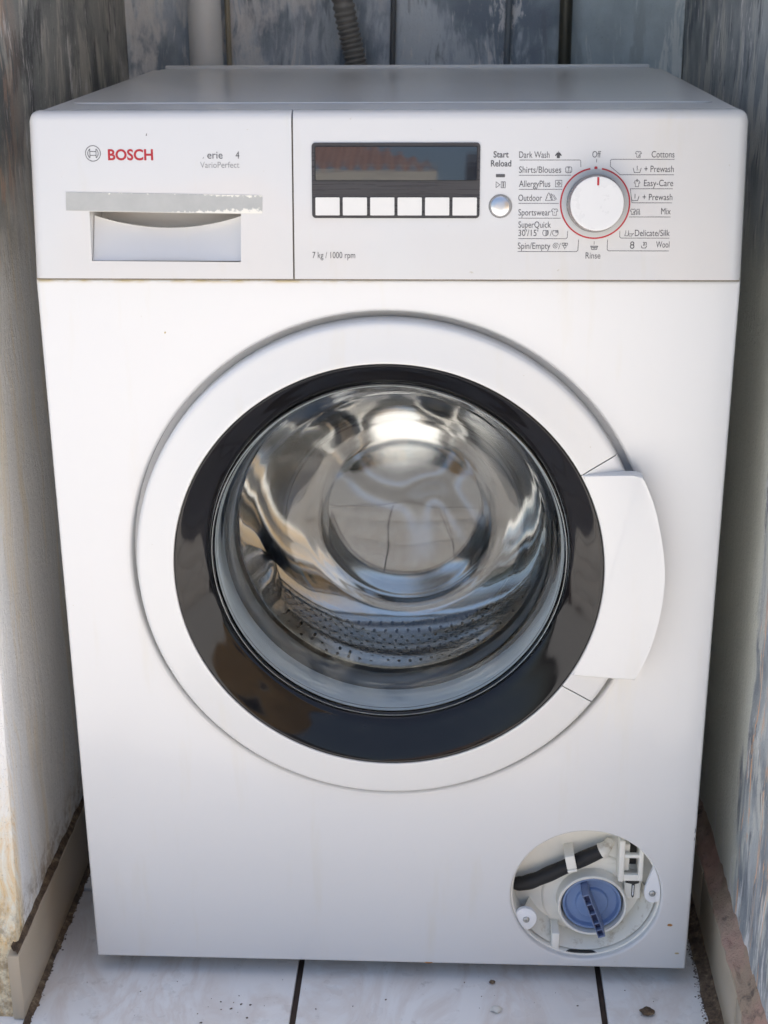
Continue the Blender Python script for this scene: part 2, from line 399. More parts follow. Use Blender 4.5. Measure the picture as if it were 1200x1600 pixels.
# ------------------------------------------------------------------ the setting
floor = structure(rbox('floor', (-1.6, 1.6, -1.4, .80, -.06, -.006), 'grout', bev=0))
XJ = [-.394, -.091, .212]
tbm = bmesh.new(); box(tbm, -.1485, .1485, -.1485, .1485, -.0058, 0, bev=.0014, seg=2)
t_me = None
for ix in range(-4, 5):
    for iy in range(-5, 4):
        cx, cy = -.091 + .1515 + ix * .303, .1515 - .16 + iy * .303
        if abs(cx) > 1.45 or cy > .66 or cy < -1.25: continue
        if t_me is None: o = bm_obj('tile', tbm, 'tile', floor); t_me = o.data
        else: o = link('tile', t_me, None, floor)
        o.location = (cx, cy, 0)
yard = structure(rbox('yard', (-60, 60, -80, -1.402, -.12, -.02), 'yard', bev=0))

# niche walls
back = rbox('back_wall', (-.3555, .3395, .70, .80, .0, 1.55), 'wall_back', bev=0)
tag(back, 'blue-grey hand-brushed wall behind the pipes and hoses', 'wall')
def nz(a, b, c, s): return noise.noise(Vector((a * s, b * s, c * s)))
def swept_wall(name, outline, mat, jit):
    """outline(z) -> closed xy loop; rows dense where the eye can see"""
    zs = [i * .012 for i in range(0, 85)] + [1.1 + .045 * i for i in range(11)]
    bm = bmesh.new(); rows = [[bm.verts.new((p[0], p[1], z)) for p in outline(z)] for z in zs]
    for a, b in zip(rows, rows[1:]):
        n = len(a)
        for k in range(n): bm.faces.new([a[k], a[(k + 1) % n], b[(k + 1) % n], b[k]])
    bm.faces.new(rows[0][::-1]); bm.faces.new(rows[-1]); return bm_obj(name, bm, mat, None, 40)
def left_outline(z):
    lean = .09 * min(z, .45); q_ = min(1, max(0, (.125 - z) / .05)); e = -.055 + lean - .017 * q_ * q_ * (3 - 2 * q_) + .004 * nz(1, 2, z, 14) + .002 * nz(5, 2, z, 50)
    ch = .006 + .004 * abs(nz(3, 7, z, 20)); xw = lambda y: -.3562 + .0016 * nz(y, 1, z, 9) + .0008 * nz(y, 4, z, 30)
    pts = [(-3.0, e), (-.60, e), (-.45, e + .002 * nz(1, 1, z, 9)), (-.40, e + .002 * nz(2, 1, z, 9)), (-.3562 - ch * 1.2, e), (-.3562 - ch * .35, e + ch * .3), (-.3562, e + ch * 1.1)]
    for i in range(1, 30): y = e + ch * 1.1 + (.80 - e - ch) * i / 29; pts.append((xw(y) if i < 29 else -.3562, y))
    pts += [(-3.0, .80)]; return pts
lw = swept_wall('side_wall', left_outline, 'wall_left', 0)
tag(lw, 'pale grey brushed side wall with flaking yellow end beside the detergent drawer side', 'wall')
def right_outline(z):
    xw = lambda y: .3402 + .0016 * nz(y, 9, z, 9) + .0008 * nz(y, 5, z, 30)
    pts = [(3.0, .80)]
    for i in range(0, 36): y = .80 - .97 * i / 35; pts.append((xw(y) if i else .3402, y))
    pts += [(.352, -.178), (3.0, -.178)]; return pts
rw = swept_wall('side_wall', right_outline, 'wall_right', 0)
tag(rw, 'slate grey side wall with pale streaks and orange scratches beside the program dial side', 'wall')
ceil = structure(rbox('ceiling', (-3.0, 3.0, -.04, .80, 1.555, 1.60), 'ceiling', bev=0))
# skirtings
def skirting(parent, x0, x1, y0, y1, h):
    bm = bmesh.new(); box(bm, x0, x1, y0, y1, .0005, h, bev=.0018, seg=2)
    bm_obj('skirting_tile', bm, 'skirt', parent)
def sk_l():
    y = -.078
    for y1 in (.215, .518, .699):
        skirting(lw, -.3625, -.3505, y + .0008, y1 - .0008, .074); y = y1
sk_l()
y = -.172
for y1 in (-.105, .098, .401, .699):
    skirting(rw, .3245, .3375, y + .0008, y1 - .0008, .069); y = y1
def wedge(name, parent, path, mat, jit=.002, seed=0):
    """rough swept bead: path(y)-> list of xz section points"""
    bm = bmesh.new(); rows = []
    N = 300
    for i in range(N + 1):
        y = -.170 + i / N * .85
        rows.append([bm.verts.new((p[0] + jit * nz(y, (k + seed) * .37, 1, 55), y, p[1] + jit * nz(y, (k + seed) * .37, 5, 55))) for k, p in enumerate(path(y))])
    for a, b in zip(rows, rows[1:]):
        for k in range(len(a) - 1): bm.faces.new([a[k], a[k + 1], b[k + 1], b[k]])
    return bm_obj(name, bm, mat, parent, 60)
wedge('mortar_fillet', rw, lambda y: [(.3252, .0660), (.3256, .0705 + .002 * nz(y, 7, 1, 25)), (.3285, .0740), (.3315, .0755 + .003 * nz(y, 4, 1, 30)), (.3345, .0790), (.3375, .083 + .004 * nz(y, 1, 1, 11)), (.3400, .0875 + .004 * nz(y, 5, 1, 25)), (.3425, .094 + .010 * nz(y, 2, 1, 14))], 'mortar', .0030)
wedge('floor_bead', rw, lambda y: [(.3115 + .0035 * nz(y, 3, 3, 18), .0004), (.3135 + .0025 * nz(y, 3, 3, 18), .0034), (.320, .0045), (.3250, .0085 + .003 * nz(y, 8, 1, 20))], 'dirt', .0014, 9)
def left_top(y):
    return [(-.3520, .0735), (-.3535, .0765 + .003 * nz(y, 1, 1, 30)), (-.3560, .079 + .006 * nz(y, 2, 1, 22)), (-.3590, .082)]
bmw = bmesh.new(); rows = []
for i in range(121):
    y = -.074 + i / 120 * .75
    rows.append([bmw.verts.new((p[0] + .001 * nz(y, k, 1, 60), y, p[1] + .004 * nz(y, k * .4, 5, 45))) for k, p in enumerate(left_top(y))])
for a, b in zip(rows, rows[1:]):
    for k in range(3): bmw.faces.new([a[k], a[k + 1], b[k + 1], b[k]])
bm_obj('mortar_fillet', bmw, 'dirt', lw, 60)
bmw = bmesh.new(); rows = []
for i in range(181):
    y = -.10 + i / 180 * .78; w_ = .0035 + .0030 * nz(y, 3, 2, 30) + .0015 * nz(y, 3, 2, 90)
    rows.append([bmw.verts.new((x_, y, z_)) for x_, z_ in ((-.3506, .0040 + .002 * nz(y, 1, 6, 40)), (-.3490, .0026), (-.3488 + w_ * .6, .0018), (-.3486 + max(w_, .0008), .0003))])
for a, b in zip(rows, rows[1:]):
    for k in range(3): bmw.faces.new([a[k], a[k + 1], b[k + 1], b[k]])
bm_obj('floor_bead', bmw, 'dirt', lw, 60)

# dirt crumbs gathered along the skirtings and scattered under the machine's front
def crumbs(name, spots, mat):
    bm = bmesh.new()
    for x, y, s in spots:
        m = Matrix.Translation((x, y, s * .35)) @ Matrix.Rotation(random.random() * 6, 4, 'Z') @ Matrix.Diagonal((s * random.uniform(.7, 1.6), s * random.uniform(.6, 1.1), s * random.uniform(.4, .8), 1))
        r = bmesh.ops.create_icosphere(bm, subdivisions=1, radius=1, matrix=m)
        for v in r['verts']: v.co += Vector((random.uniform(-1, 1), random.uniform(-1, 1), random.uniform(-.4, .4))) * s * .25
    o = bm_obj(name, bm, mat, None, 20); o['kind'] = 'stuff'; return o
sp = []
for i in range(900):
    y = random.uniform(-.09, .25); sp.append((-.3495 + abs(random.gauss(0, .0022)), y, random.uniform(.0004, .0013)))
for i in range(300):
    y = random.uniform(-.10, .15); sp.append((.3115 - abs(random.gauss(0, .002)), y, random.uniform(.0003, .0010)))
for i in range(26):
    sp.append((random.uniform(-.33, .30), random.uniform(-.10, .0), random.uniform(.0003, .0009)))
for i in range(14):
    sp.append((random.gauss(-.155, .02), random.gauss(-.05, .010), random.uniform(.0005, .0014)))
d = crumbs('dirt', sp, 'dirt'); tag(d, 'brown dirt crumbs gathered along the skirtings on the tiles', 'dirt')
def lump(name, x, y, s, mat, flat, label, cat):
    bm = bmesh.new(); r = bmesh.ops.create_icosphere(bm, subdivisions=3, radius=1)
    for v in bm.verts:
        n = 1 + .35 * noise.noise(v.co * 1.7 + Vector((x * 50, 0, 0))); v.co = Vector((v.co.x * s * n, v.co.y * s * .8 * n, v.co.z * s * flat * n))
    zmin = min(v.co.z for v in bm.verts)
    for v in bm.verts: v.co += Vector((x, y, -zmin + .0003))
    return tag(bm_obj(name, bm, mat, None, 60), label, cat)
lump('pebble', .107, -.0465, .0052, 'pebble', .5, 'small pale pebble on the floor tile in front of the machine', 'pebble')
lump('dirt_clump', .2535, -.0455, .0068, 'dirt', .45, 'dark crumbly dirt clump on the tile near the slate grey wall', 'dirt clump')
lump('dirt_clump', .104, -.004, .0028, 'dirt', .6, 'tiny dark dirt clump on the tile just before the cabinet front', 'dirt clump')

# pipes, hoses and cables on the back wall
def run(name, pts, r, mat, label, cat, n=16):
    bm = bmesh.new(); tube(bm, pts, r, n); return tag(bm_obj(name, bm, mat, None, 60), label, cat)
run('drain_pipe', [(-.2505, .668, .0005), (-.2505, .668, 1.2), (-.2505, .668, 1.545)], .0205, 'pvc', 'thick white plastic pipe standing against the blue-grey wall', 'pipe', 40)
run('cable', [(-.2255, .690, .0005), (-.2255, .690, .8), (-.2252, .690, .9), (-.2258, .690, 1.0), (-.2255, .69, 1.545)], .0034, 'cable_cream', 'thin cream cable running right alongside the thick white pipe', 'cable')
def cable(x, r, mat, label, wob=.004):
    run('cable', [(x + wob * math.sin(z * 7), .692 - .002 * math.cos(z * 5), z) for z in [.0005] + [i * .06 for i in range(1, 26)]] + [], r, mat, label, 'cable')
cable(-.0195, .0036, 'cable_grey', 'dark grey cable hanging between the corrugated hose and the slate cable')
cable(.1228, .0040, 'cable_pale', 'slate blue cable hanging between the dark grey cable and olive pipe', .003)
run('water_pipe', [(.1925, .682, .0005), (.1925, .682, .8), (.1925, .682, 1.545)], .0080, 'olive', 'tarnished olive brown pipe fixed on the blue-grey wall', 'pipe', 24)
# corrugated hose
hp = []
ctrl = [(-.100, .655, 1.35), (-.094, .655, 1.08), (-.0800, .655, .93), (-.0665, .655, .86), (-.056, .652, .80), (-.05, .645, .70), (-.05, .63, .60)]
hp = arc_pts(ctrl, 40)
bm = bmesh.new(); tube(bm, hp, lambda i: .0138 if (i // 2) % 2 else .0120, 24)
tag(bm_obj('corrugated_hose', bm, 'hose_grey', None, 40), 'grey corrugated drain hose bending down behind the worktop', 'hose')

# ------------------------------------------------------------------ the house across the yard, seen in the reflections
house = bpy.data.objects.new('neighbouring_house', None); C.objects.link(house); house.location = (-.35, -26, -.02)
tag(house, 'ochre house with clay tiled hip roof mirrored in the display', 'house')
rbox('wall', (-9, -.6, -8, 0, 0, 4.35), 'house_wall', house, bev=0)
def roof_bm():
    bm = bmesh.new(); n = 40; rows = []
    for i in range(n * 6 + 1):
        x = -9.6 + 9.7 * i / (n * 6); h = .06 * math.sin(2 * PI * i / 6)
        e = max(0, 1 - min((x + 9.6) / 4.0, (.1 - x) / 4.0)); top = 1.9 * (1 - e)
        rows.append([bm.verts.new((x, .6 - 4.0 * t * (1 - e), 4.62 + top * t + h + .03 * (k % 2))) for k, t in enumerate([j / 16 for j in range(17)])])
    for a, b in zip(rows, rows[1:]):
        for k in range(16): bm.faces.new([a[k], a[k + 1], b[k + 1], b[k]])
    return bm
bm_obj('roof', roof_bm(), 'roof_tile', house, 20)
rbox('fascia', (-9.6, .1, .54, .60, 4.36, 4.58), 'house_white', house, bev=0)
for x in (-8, -5.4, -2.8):
    for z in (.9, 2.8):
        w = rbox('window', (x, x + 1.2, -.02, .03, z, z + 1.2), 'house_white', house, bev=0); rbox('pane', (x + .08, x + 1.12, .02, .036, z + .08, z + 1.12), 'window_glass', w, bev=0)
h2 = bpy.data.objects.new('neighbouring_house', None); C.objects.link(h2); h2.location = (5.4, -30, -.02)
tag(h2, 'slate grey flat-roofed house mirrored beside the clay tiled roof', 'house')
rbox('wall', (-4.9, 4.5, -7, 0, 0, 5.4), 'house_grey', h2, bev=0); rbox('roof', (-5.1, 4.7, -7.2, .2, 5.4, 5.6), 'house_grey', h2, bev=0)
for x in (-4, -1, 2):
    w = rbox('window', (x, x + 1.3, -.02, .03, 2.6, 4.0), 'house_white', h2, bev=0); rbox('pane', (x + .08, x + 1.22, .02, .036, 2.68, 3.92), 'window_glass', w, bev=0)

h3 = bpy.data.objects.new('timber_house', None); C.objects.link(h3); h3.location = (6.8, -11, -.02); h3.rotation_euler = (0, 0, rad(32))
tag(h3, 'golden brown board-clad house mirrored in the lower black door ring', 'house')
rbox('wall', (-4, 4, -5, -.05, 0, 6.2), 'house_wall', h3, bev=0)
for i in range(31):
    rbox('board', (-4.05, 4.05, -.045, .0 if i % 2 else .012, .02 + i * .20, .205 + i * .20), 'board', h3, bev=0)
rbox('roof', (-4.5, 4.5, -5.3, .5, 6.22, 6.4), 'house_white', h3, bev=0)
for x in (-2.5, 1.2):
    w = rbox('window', (x, x + 1.2, .013, .05, 1.0, 2.4), 'house_white', h3, bev=0); rbox('pane', (x + .08, x + 1.12, .045, .056, 1.08, 2.32), 'window_glass', w, bev=0)

# ------------------------------------------------------------------ the washing machine
wm = bpy.data.objects.new('washing_machine', None); C.objects.link(wm)
tag(wm, 'white front-loading washing machine with black door ring and open pump hatch', 'washing machine')
DC = (.002, 0, .450)          # door centre
PC = (.1940, .1025); PR = .0735   # pump hatch

# cabinet front with the door recess and the hatch really cut out
bm = bmesh.new()
vs = box(bm, -.299, .299, 0, .016, .019, .7117, bev=.0032, seg=4, pick=lambda c, d: (c.y < .001))
for v in bm.verts:
    k = 1 - .009 * (1 - (v.co.z - .019) / .69); v.co.x *= k
cf = bm_obj('front_panel', bm, 'enamel', wm)
k = bmesh.new(); lathe(k, [(0, -.05), (.2385, -.05), (.2385, .05), (0, .05)], (DC[0], 0, DC[2]), 160); cut(cf, k)
k = bmesh.new(); lathe(k, [(0, -.05), (PR + .0022, -.05), (PR + .0022, .05), (0, .05)], (PC[0], 0, PC[1]), 96); cut(cf, k)
q = [(.2385 - .004 * math.sin(rad(a)), .004 - .004 * math.cos(rad(a))) for a in range(0, 91, 15)]
bm = bmesh.new(); lathe(bm, [(.2385, .0002)] + q[1:] + [(.2342, .014), (.225, .0155), (.172, .0165), (.171, .03)], DC, 160)
bm_obj('door_recess', bm, 'enamel', wm, 40)
q = [(PR + .0022 - .0022 * math.sin(rad(a)), .0022 - .0022 * math.cos(rad(a))) for a in range(0, 91, 18)]
bm = bmesh.new(); lathe(bm, q + [(PR - .0002, .010)], (PC[0], 0, PC[1]), 96); bm_obj('hatch_lip', bm, 'enamel', wm, 40)

# body shell, open to the front
bm = bmesh.new()
for sx in (-1, 1): box(bm, sx * .2885 - .0045, sx * .2885 + .0045, .0165, .556, .022, .834, bev=.002)
box(bm, -.2838, .2838, .548, .556, .022, .834); box(bm, -.2838, .2838, .017, .547, .022, .028)
for v in bm.verts: v.co.x *= 1.012 * (1 - .009 * (1 - (v.co.z - .019) / .69)) if v.co.z < .7 else 1.012
bm_obj('cabinet_shell', bm, 'enamel', wm)
for x in (-.245, .245):
    for y_ in (.05, .50):
        bm = bmesh.new(); lathe(bm, [(0, .0005), (.018, .0005), (.018, .010), (.008, .013), (.008, .0215), (0, .0215)], (x, y_, 0), 24, axis='Z'); bm_obj('foot', bm, 'foot', wm)

# worktop
bm = bmesh.new(); box(bm, -.2985, .2985, .030, .560, .836, .8470, bev=.004, seg=4)
wt = bm_obj('worktop', bm, 'top', wm)
bm = bmesh.new(); prism(bm, rrect(-.2845, .2845, .108, .553, .012), .8473, .8486, 'Z'); bm_obj('inlay', bm, 'top', wt)
bm = bmesh.new(); box(bm, -.2815, .2815, .5535, .5595, .8472, .8522, bev=.0014, seg=3); bm_obj('rear_lip', bm, 'top', wt)

# tilted fascia frame: X right, Y up the fascia, Z out
P0 = Vector((0, -.0035, .7119)); U = Vector((0, .0189, .1367)).normalized(); N = Vector((1, 0, 0)).cross(U)
FM = Matrix(((1, U.x, N.x, P0.x), (0, U.y, N.y, P0.y), (0, U.z, N.z, P0.z), (0, 0, 0, 1)))
SPL = -.0767
def fascia(name, x0, x1, outer):
    bm = bmesh.new()
    def pick(c, d):
        top = abs(c.y - .1405) < 1e-4 and abs(d.x) > .05
        side = abs(c.x - outer) < 1e-4 and (abs(d.y) > .05 or (abs(d.z) > .01 and c.y > .1))
        return top or side
    box(bm, x0, x1, .0012, .1405, -.052, 0, bev=.0095, seg=7, pick=pick)
    box(bm, x0 + (.006 if outer == x0 else 0.0), x1 - (.006 if outer == x1 else 0.0), .100, .1330, -.115, -.052)
    o = bm_obj(name, bm, 'panel', wm, 40); o.matrix_world = FM; return o
drawer = fascia('detergent_drawer', -.2992, SPL - .0007, -.2992)
cpanel = fascia('control_panel', SPL + .0007, .2992, .2992)
bpy.context.view_layer.update()
def fobj(name, bm, mat, parent, smooth=35): return bm_obj(name, bm, mat, parent, smooth)
# pocket in the drawer front
kb = bmesh.new(); prism(kb, [(-.2490, .0158), (-.1216, .0152), (-.1208, .0553), (-.2494, .0571)], -.047, .02, 'Z')
me = bpy.data.meshes.new('k'); bmesh.ops.recalc_face_normals(kb, faces=kb.faces); kb.to_mesh(me); kb.free()
ko = bpy.data.objects.new('k', me); C.objects.link(ko); ko.matrix_world = FM
md = drawer.modifiers.new('cut', 'BOOLEAN'); md.object = ko; md.solver = 'EXACT'
dg = bpy.context.evaluated_depsgraph_get(); dg.update()
nm = bpy.data.meshes.new_from_object(drawer.evaluated_get(dg)); drawer.modifiers.clear(); drawer.data = nm
bpy.data.objects.remove(ko); bpy.data.meshes.remove(me)
for p in nm.polygons: p.use_smooth = True
nm.set_sharp_from_angle(angle=rad(30))
# scoop below the grip
bm = bmesh.new(); rows = []
for i in range(41):
    t = -1 + 2 * i / 40; x = -.1853 + .0634 * t; top = .0430 + .0105 * abs(t) ** 2.0; row = []
    for j in range(13):
        v = j / 12; s = .0160 + (top - .0160) * v; h = -.0028 - .0165 * (v ** .75) * (1 - .25 * t * t) ; row.append(bm.verts.new((x, s, h)))
    row.append(bm.verts.new((x, top + .0004, -.0215 * (1 - .2 * t * t)))); row.append(bm.verts.new((x, top - .004, -.0245)))
    rows.append(row)
for a, b in zip(rows, rows[1:]):
    for j in range(len(a) - 1): bm.faces.new([a[j], a[j + 1], b[j + 1], b[j]])
fobj('grip_scoop', bm, 'panel', drawer, 50)
bm = bmesh.new(); prism(bm, [(-.2690, .0578), (-.1028, .0556), (-.1026, .0703), (-.2686, .0731)], -.0002, .0005, 'Z'); fobj('grip_strip', bm, 'strip', drawer)

# ---- print: lettering, symbols, lines (flat ink on the fascia)
def font_mesh(body, offset=0.0):
    cu = bpy.data.curves.new('ink', 'FONT'); cu.body = body; cu.size = 1; cu.offset = offset; cu.resolution_u = 4
    o = bpy.data.objects.new('ink', cu); C.objects.link(o); dg = bpy.context.evaluated_depsgraph_get(); dg.update()
    me = bpy.data.meshes.new_from_object(o.evaluated_get(dg)); bpy.data.objects.remove(o); bpy.data.curves.remove(cu); return me
CAPH = max(v.co.y for v in font_mesh('H').vertices)
def ink(body, x0, x1, s, cap, parent, mat='print_grey', off=0.0, h=.00018, name='lettering'):
    me = font_mesh(body, off); xs = [v.co.x for v in me.vertices]; a, b = min(xs), max(xs)
    for v in me.vertices: v.co = Vector((x0 + (v.co.x - a) / (b - a) * (x1 - x0), s + v.co.y * cap / CAPH, h))
    me.name = name; return link(name, me, mat, parent)
def strokes(name, lines, w, parent, mat='print_grey', h=.00018):
    bm = bmesh.new()
    for ln in lines:
        closed = len(ln) > 2 and ln[0] == ln[-1]; p = [Vector((a, b, 0)) for a, b in (ln[:-1] if closed else ln)]; n = len(p); L = []; Rr = []
        for i in range(n):
            q0 = p[i - 1] if (i or closed) else p[i]; q1 = p[(i + 1) % n] if (i < n - 1 or closed) else p[i]
            d0 = (p[i] - q0); d1 = (q1 - p[i]); d = (d0.normalized() if d0.length > 1e-9 else d1.normalized()) + (d1.normalized() if d1.length > 1e-9 else d0.normalized())
            d = d.normalized() if d.length > 1e-6 else d1.normalized(); nn = Vector((-d.y, d.x, 0))
            c = abs(nn.dot(Vector((-d1.y, d1.x, 0)).normalized())) if d1.length > 1e-9 else 1; k = w / 2 / max(c, .5)
            L.append(bm.verts.new(p[i] + nn * k + Vector((0, 0, h)))); Rr.append(bm.verts.new(p[i] - nn * k + Vector((0, 0, h))))
        for i in range(n if closed else n - 1):
            j = (i + 1) % n; bm.faces.new([L[i], L[j], Rr[j], Rr[i]])
    me = bpy.data.meshes.new(name); bmesh.ops.recalc_face_normals(bm, faces=bm.faces); bm.to_mesh(me); bm.free(); return link(name, me, mat, parent)
def fill(name, polys, parent, mat='print_grey', h=.00018):
    bm = bmesh.new()
    for p in polys: bm.faces.new([bm.verts.new((a, b, h)) for a, b in p])
    me = bpy.data.meshes.new(name); bm.to_mesh(me); bm.free(); return link(name, me, mat, parent)
def circ(cx, cy, r, a0=0, a1=360, n=32): return [(cx + r * math.cos(rad(a0 + (a1 - a0) * i / n)), cy + r * math.sin(rad(a0 + (a1 - a0) * i / n))) for i in range(n + 1)]

# brand side
ink('BOSCH', -.2317, -.1936, .0994, .0084, drawer, 'red', .028)
cx, cy, r = -.2443, .1047, .0063
em = [circ(cx, cy, r, n=48), circ(cx, cy, r * .70, 125, 235, 16), circ(cx, cy, r * .70, -55, 55, 16),
      [(cx - .0026, cy + .0037), (cx - .0026, cy - .0037)], [(cx + .0026, cy + .0037), (cx + .0026, cy - .0037)],
      [(cx - .0026, cy + .0016), (cx + .0026, cy + .0016)], [(cx - .0026, cy - .0016), (cx + .0026, cy - .0016)]]
strokes('emblem', em, .00055, drawer, 'print_grey')
ink('erie', -.1480, -.1352, .1004, .0060, drawer, 'print_grey', .0)
fill('lettering', [[(-.1522, .1004), (-.1512, .1007), (-.1507, .1020), (-.1514, .1013)]], drawer, 'print_grey')
ink('4', -.1243, -.1211, .1004, .0058, drawer, 'print_grey', .0)
ink('VarioPerfect', -.1542, -.1213, .0929, .0049, drawer, 'print_light', -.002)
fill('ink_speck', [[(-.1993, .1190), (-.1984, .1190), (-.1982, .1212), (-.1988, .1205)]], drawer, 'print_dark')

# display block
bm = bmesh.new(); prism(bm, rrect(-.0607, .0793, .0518, .1132, .0032), -.002, .0009, 'Z', ); 
dfr = fobj('display_frame', bm, 'grey_frame', cpanel)
bm = bmesh.new(); prism(bm, rrect(-.0583, .0773, .0820, .1107, .0012), .00093, .00105, 'Z'); fobj('display_gasket', bm, 'hole', cpanel)
bm = bmesh.new(); prism(bm, rrect(-.0574, .0766, .0829, .1098, .0010), .0011, .0016, 'Z'); fobj('display', bm, 'display', cpanel)
for i in range(6):
    x = -.0577 + i * .0229
    bm = bmesh.new(); prism(bm, rrect(x, x + .0202, .0541, .0688, .0006), .0004, .0022, 'Z')
    bm.faces.ensure_lookup_table(); ft = max(bm.faces, key=lambda f: f.calc_center_median().z)
    bmesh.ops.bevel(bm, geom=list(ft.edges), offset=.0004, segments=2, affect='EDGES'); fobj('option_button', bm, 'button', cpanel)
ink('7 kg / 1000 rpm', -.0608, -.0247, .0186, .0052, cpanel)
ink('Start', .0902, .1028, .1012, .0049, cpanel, 'print_grey', .016); ink('Reload', .0882, .1050, .0940, .0049, cpanel, 'print_grey', .016)
fill('indicator', [rrect(.0925, .1000, .0852, .0878, .0004, 2)], cpanel, 'print_grey')
strokes('symbol', [[(.0927, .0815), (.0927, .0767), (.0959, .0791), (.0927, .0815)], [(.0970, .0815), (.0970, .0767), (.0984, .0767), (.0984, .0815), (.0970, .0815)], [(.0990, .0815), (.0990, .0767), (.1004, .0767), (.1004, .0815), (.0990, .0815)]], .00042, cpanel)
bm = bmesh.new(); lathe(bm, [(.0098, -.001), (.0098, .0003), (.0086, .0003), (.0086, -.001)], (.0966, .0617, 0), 48, axis='Z'); fobj('start_collar', bm, 'knob_side', cpanel)
bm = bmesh.new(); lathe(bm, arc_pts([(.0083, -.001), (.0083, .0010), (.0074, .0022), (.004, .0030), (0, .0032)], 5), (.0966, .0617, 0), 48, axis='Z'); fobj('start_button', bm, 'silver_btn', cpanel, 60)

# program texts
for t, a, b, s in (('Dark Wash', .1114, .1365, .1009), ('Shirts/Blouses', .1115, .1463, .0888), ('AllergyPlus', .1117, .1376, .0774), ('Outdoor', .1114, .1310, .0660),
                   ('Sportswear', .1117, .1383, .0541), ('SuperQuick', .1119, .1389, .0441), ("30'/15'", .1120, .1284, .0373), ('Spin/Empty', .1117, .1388, .0267),
                   ('Off', .1716, .1786, .1011), ('Rinse', .1684, .1807, .0188), ('Cottons', .2201, .2388, .1011), ('+ Prewash', .2146, .2387, .0894), ('Easy-Care', .2147, .2387, .0780),
                   ('+ Prewash', .2140, .2385, .0667), ('Mix', .2297, .2376, .0552), ('Delicate/Silk', .2087, .2376, .0374), ('Wool', .2266, .2376, .0280)):
    ink(t, a, b, s, .0051, cpanel)
for ln in ([(.1117, .0991), (.1614, .0991), (.1622, .0985), (.1624, .0935)], [(.1115, .0868), (.1546, .0868)], [(.1117, .0754), (.1475, .0754)], [(.1115, .0640), (.1450, .0640)],
           [(.1117, .0519), (.1468, .0519)], [(.1119, .0351), (.1515, .0351), (.1527, .0360), (.1530, .0415)], [(.1116, .0245), (.1605, .0245), (.1618, .0255), (.1622, .0345)],
           [(.2390, .0996), (.1876, .0996), (.1866, .0988), (.1866, .0940), (.1950, .0872), (.2390, .0872)], [(.2385, .0759), (.2036, .0759), (.2054, .0645), (.2383, .0645)],
           [(.2034, .0530), (.2377, .0530)], [(.1962, .0415), (.1962, .0366), (.1972, .0357), (.2374, .0357)], [(.1862, .0345), (.1862, .0262), (.1872, .0252), (.2373, .0252)],
           [(.1752, .1000), (.1752, .0972)], [(.1752, .0330), (.1752, .0304)]):
    strokes('divider_line', [ln], .00042, cpanel)
W = .00040
def sy(lines, w=W): return strokes('symbol', lines, w, cpanel)
def off(pts, x, y, k=1): return [(x + a * k, y + b * k) for a, b in pts]
shirt = [(-.7, 1), (-.25, 1), (0, .75), (.25, 1), (.7, 1), (1.1, .35), (.75, .1), (.6, .3), (.6, -1), (-.6, -1), (-.6, .3), (-.75, .1), (-1.1, .35), (-.7, 1)]
fill('symbol', [off([(-.45, .8), (.45, .8), (1.15, -.1), (.85, -.35), (.5, .0), (.5, -1), (-.5, -1), (-.5, .0), (-.85, -.35), (-1.15, -.1)], .1437, .1031, .0025)], cpanel, 'print_dark')
sy([[(.1437, .1050), (.1437, .1062)]])
sy([rrect(.1499, .1550, .0888, .0936, .0012, 2) + [rrect(.1499, .1550, .0888, .0936, .0012, 2)[0]], off([(-.5, 1), (0, .4), (.5, 1)], .1525, .0916, .0022), [(.1525, .0926), (.1525, .0890)], [(.1511, .0906), (.1511, .0889)], [(.1538, .0906), (.1538, .0889)]])
c0 = (.1445, .0801)
sy([[(.1419, .0775), (.1471, .0775), (.1471, .0827), (.1419, .0827), (.1419, .0775)], off([(-.3, 1), (.3, 1), (.3, .3), (1, .3), (1, -.3), (.3, -.3), (.3, -1), (-.3, -1), (-.3, -.3), (-1, -.3), (-1, .3), (-.3, .3), (-.3, 1)], *c0, .0014)])
sy([[(.1338, .0665), (.1352, .0690), (.1345, .0690), (.1357, .0708), (.1352, .0708), (.1365, .0726), (.1378, .0708), (.1373, .0708), (.1385, .0690), (.1378, .0690), (.1392, .0665), (.1338, .0665)],
    [(.1384, .0712), (.1398, .0665)], [(.1380, .0716), (.1388, .0718), (.1422, .0668)], [(.1398, .0665), (.1418, .0665)], [(.1405, .0712), (.1432, .0672)]])
sy([off(shirt, .1417, .0569, .0026), [(.1417, .0572), (.1417, .0560)]])
sy([circ(.1345, .0398, .0024, 120, 420, 20), [(.1322, .0418), (.1368, .0418), (.1368, .0392)], [(.1398, .0418), (.1384, .0374)], circ(.1427, .0398, .0024, 120, 420, 20), [(.1404, .0418), (.1450, .0418), (.1450, .0392)]])
fill('symbol', [[(.1345, .0375), (.1345, .0417), (.1366, .0417), (.1367, .0395), (.1360, .0380)], [(.1427, .0398), (.1427, .0417), (.1448, .0417), (.1448, .0400)]], cpanel, 'print_light', .00016)
sy([[(.1431 + .0026 * (1 - i / 34) * math.cos(i * .38 + .3), .0291 + .0026 * (1 - i / 34) * math.sin(i * .38 + .3)) for i in range(34)], [(.1472, .0314), (.1457, .0266)]])
sy([circ(.1495, .0305, .0010, n=12), circ(.1522, .0305, .0010, n=12), circ(.1509, .0286, .0011, n=12), [(.1509, .0276), (.1509, .0264)], [(.1484, .0315), (.1533, .0315)]])
sy([[(.1721, .0290), (.1786, .0290)], [(.1725, .0290), (.1733, .0263), (.1773, .0263), (.1781, .0290)], [(.1733, .0280), (.1775, .0280)], [(.1745, .0274), (.1762, .0274)]], .0005)
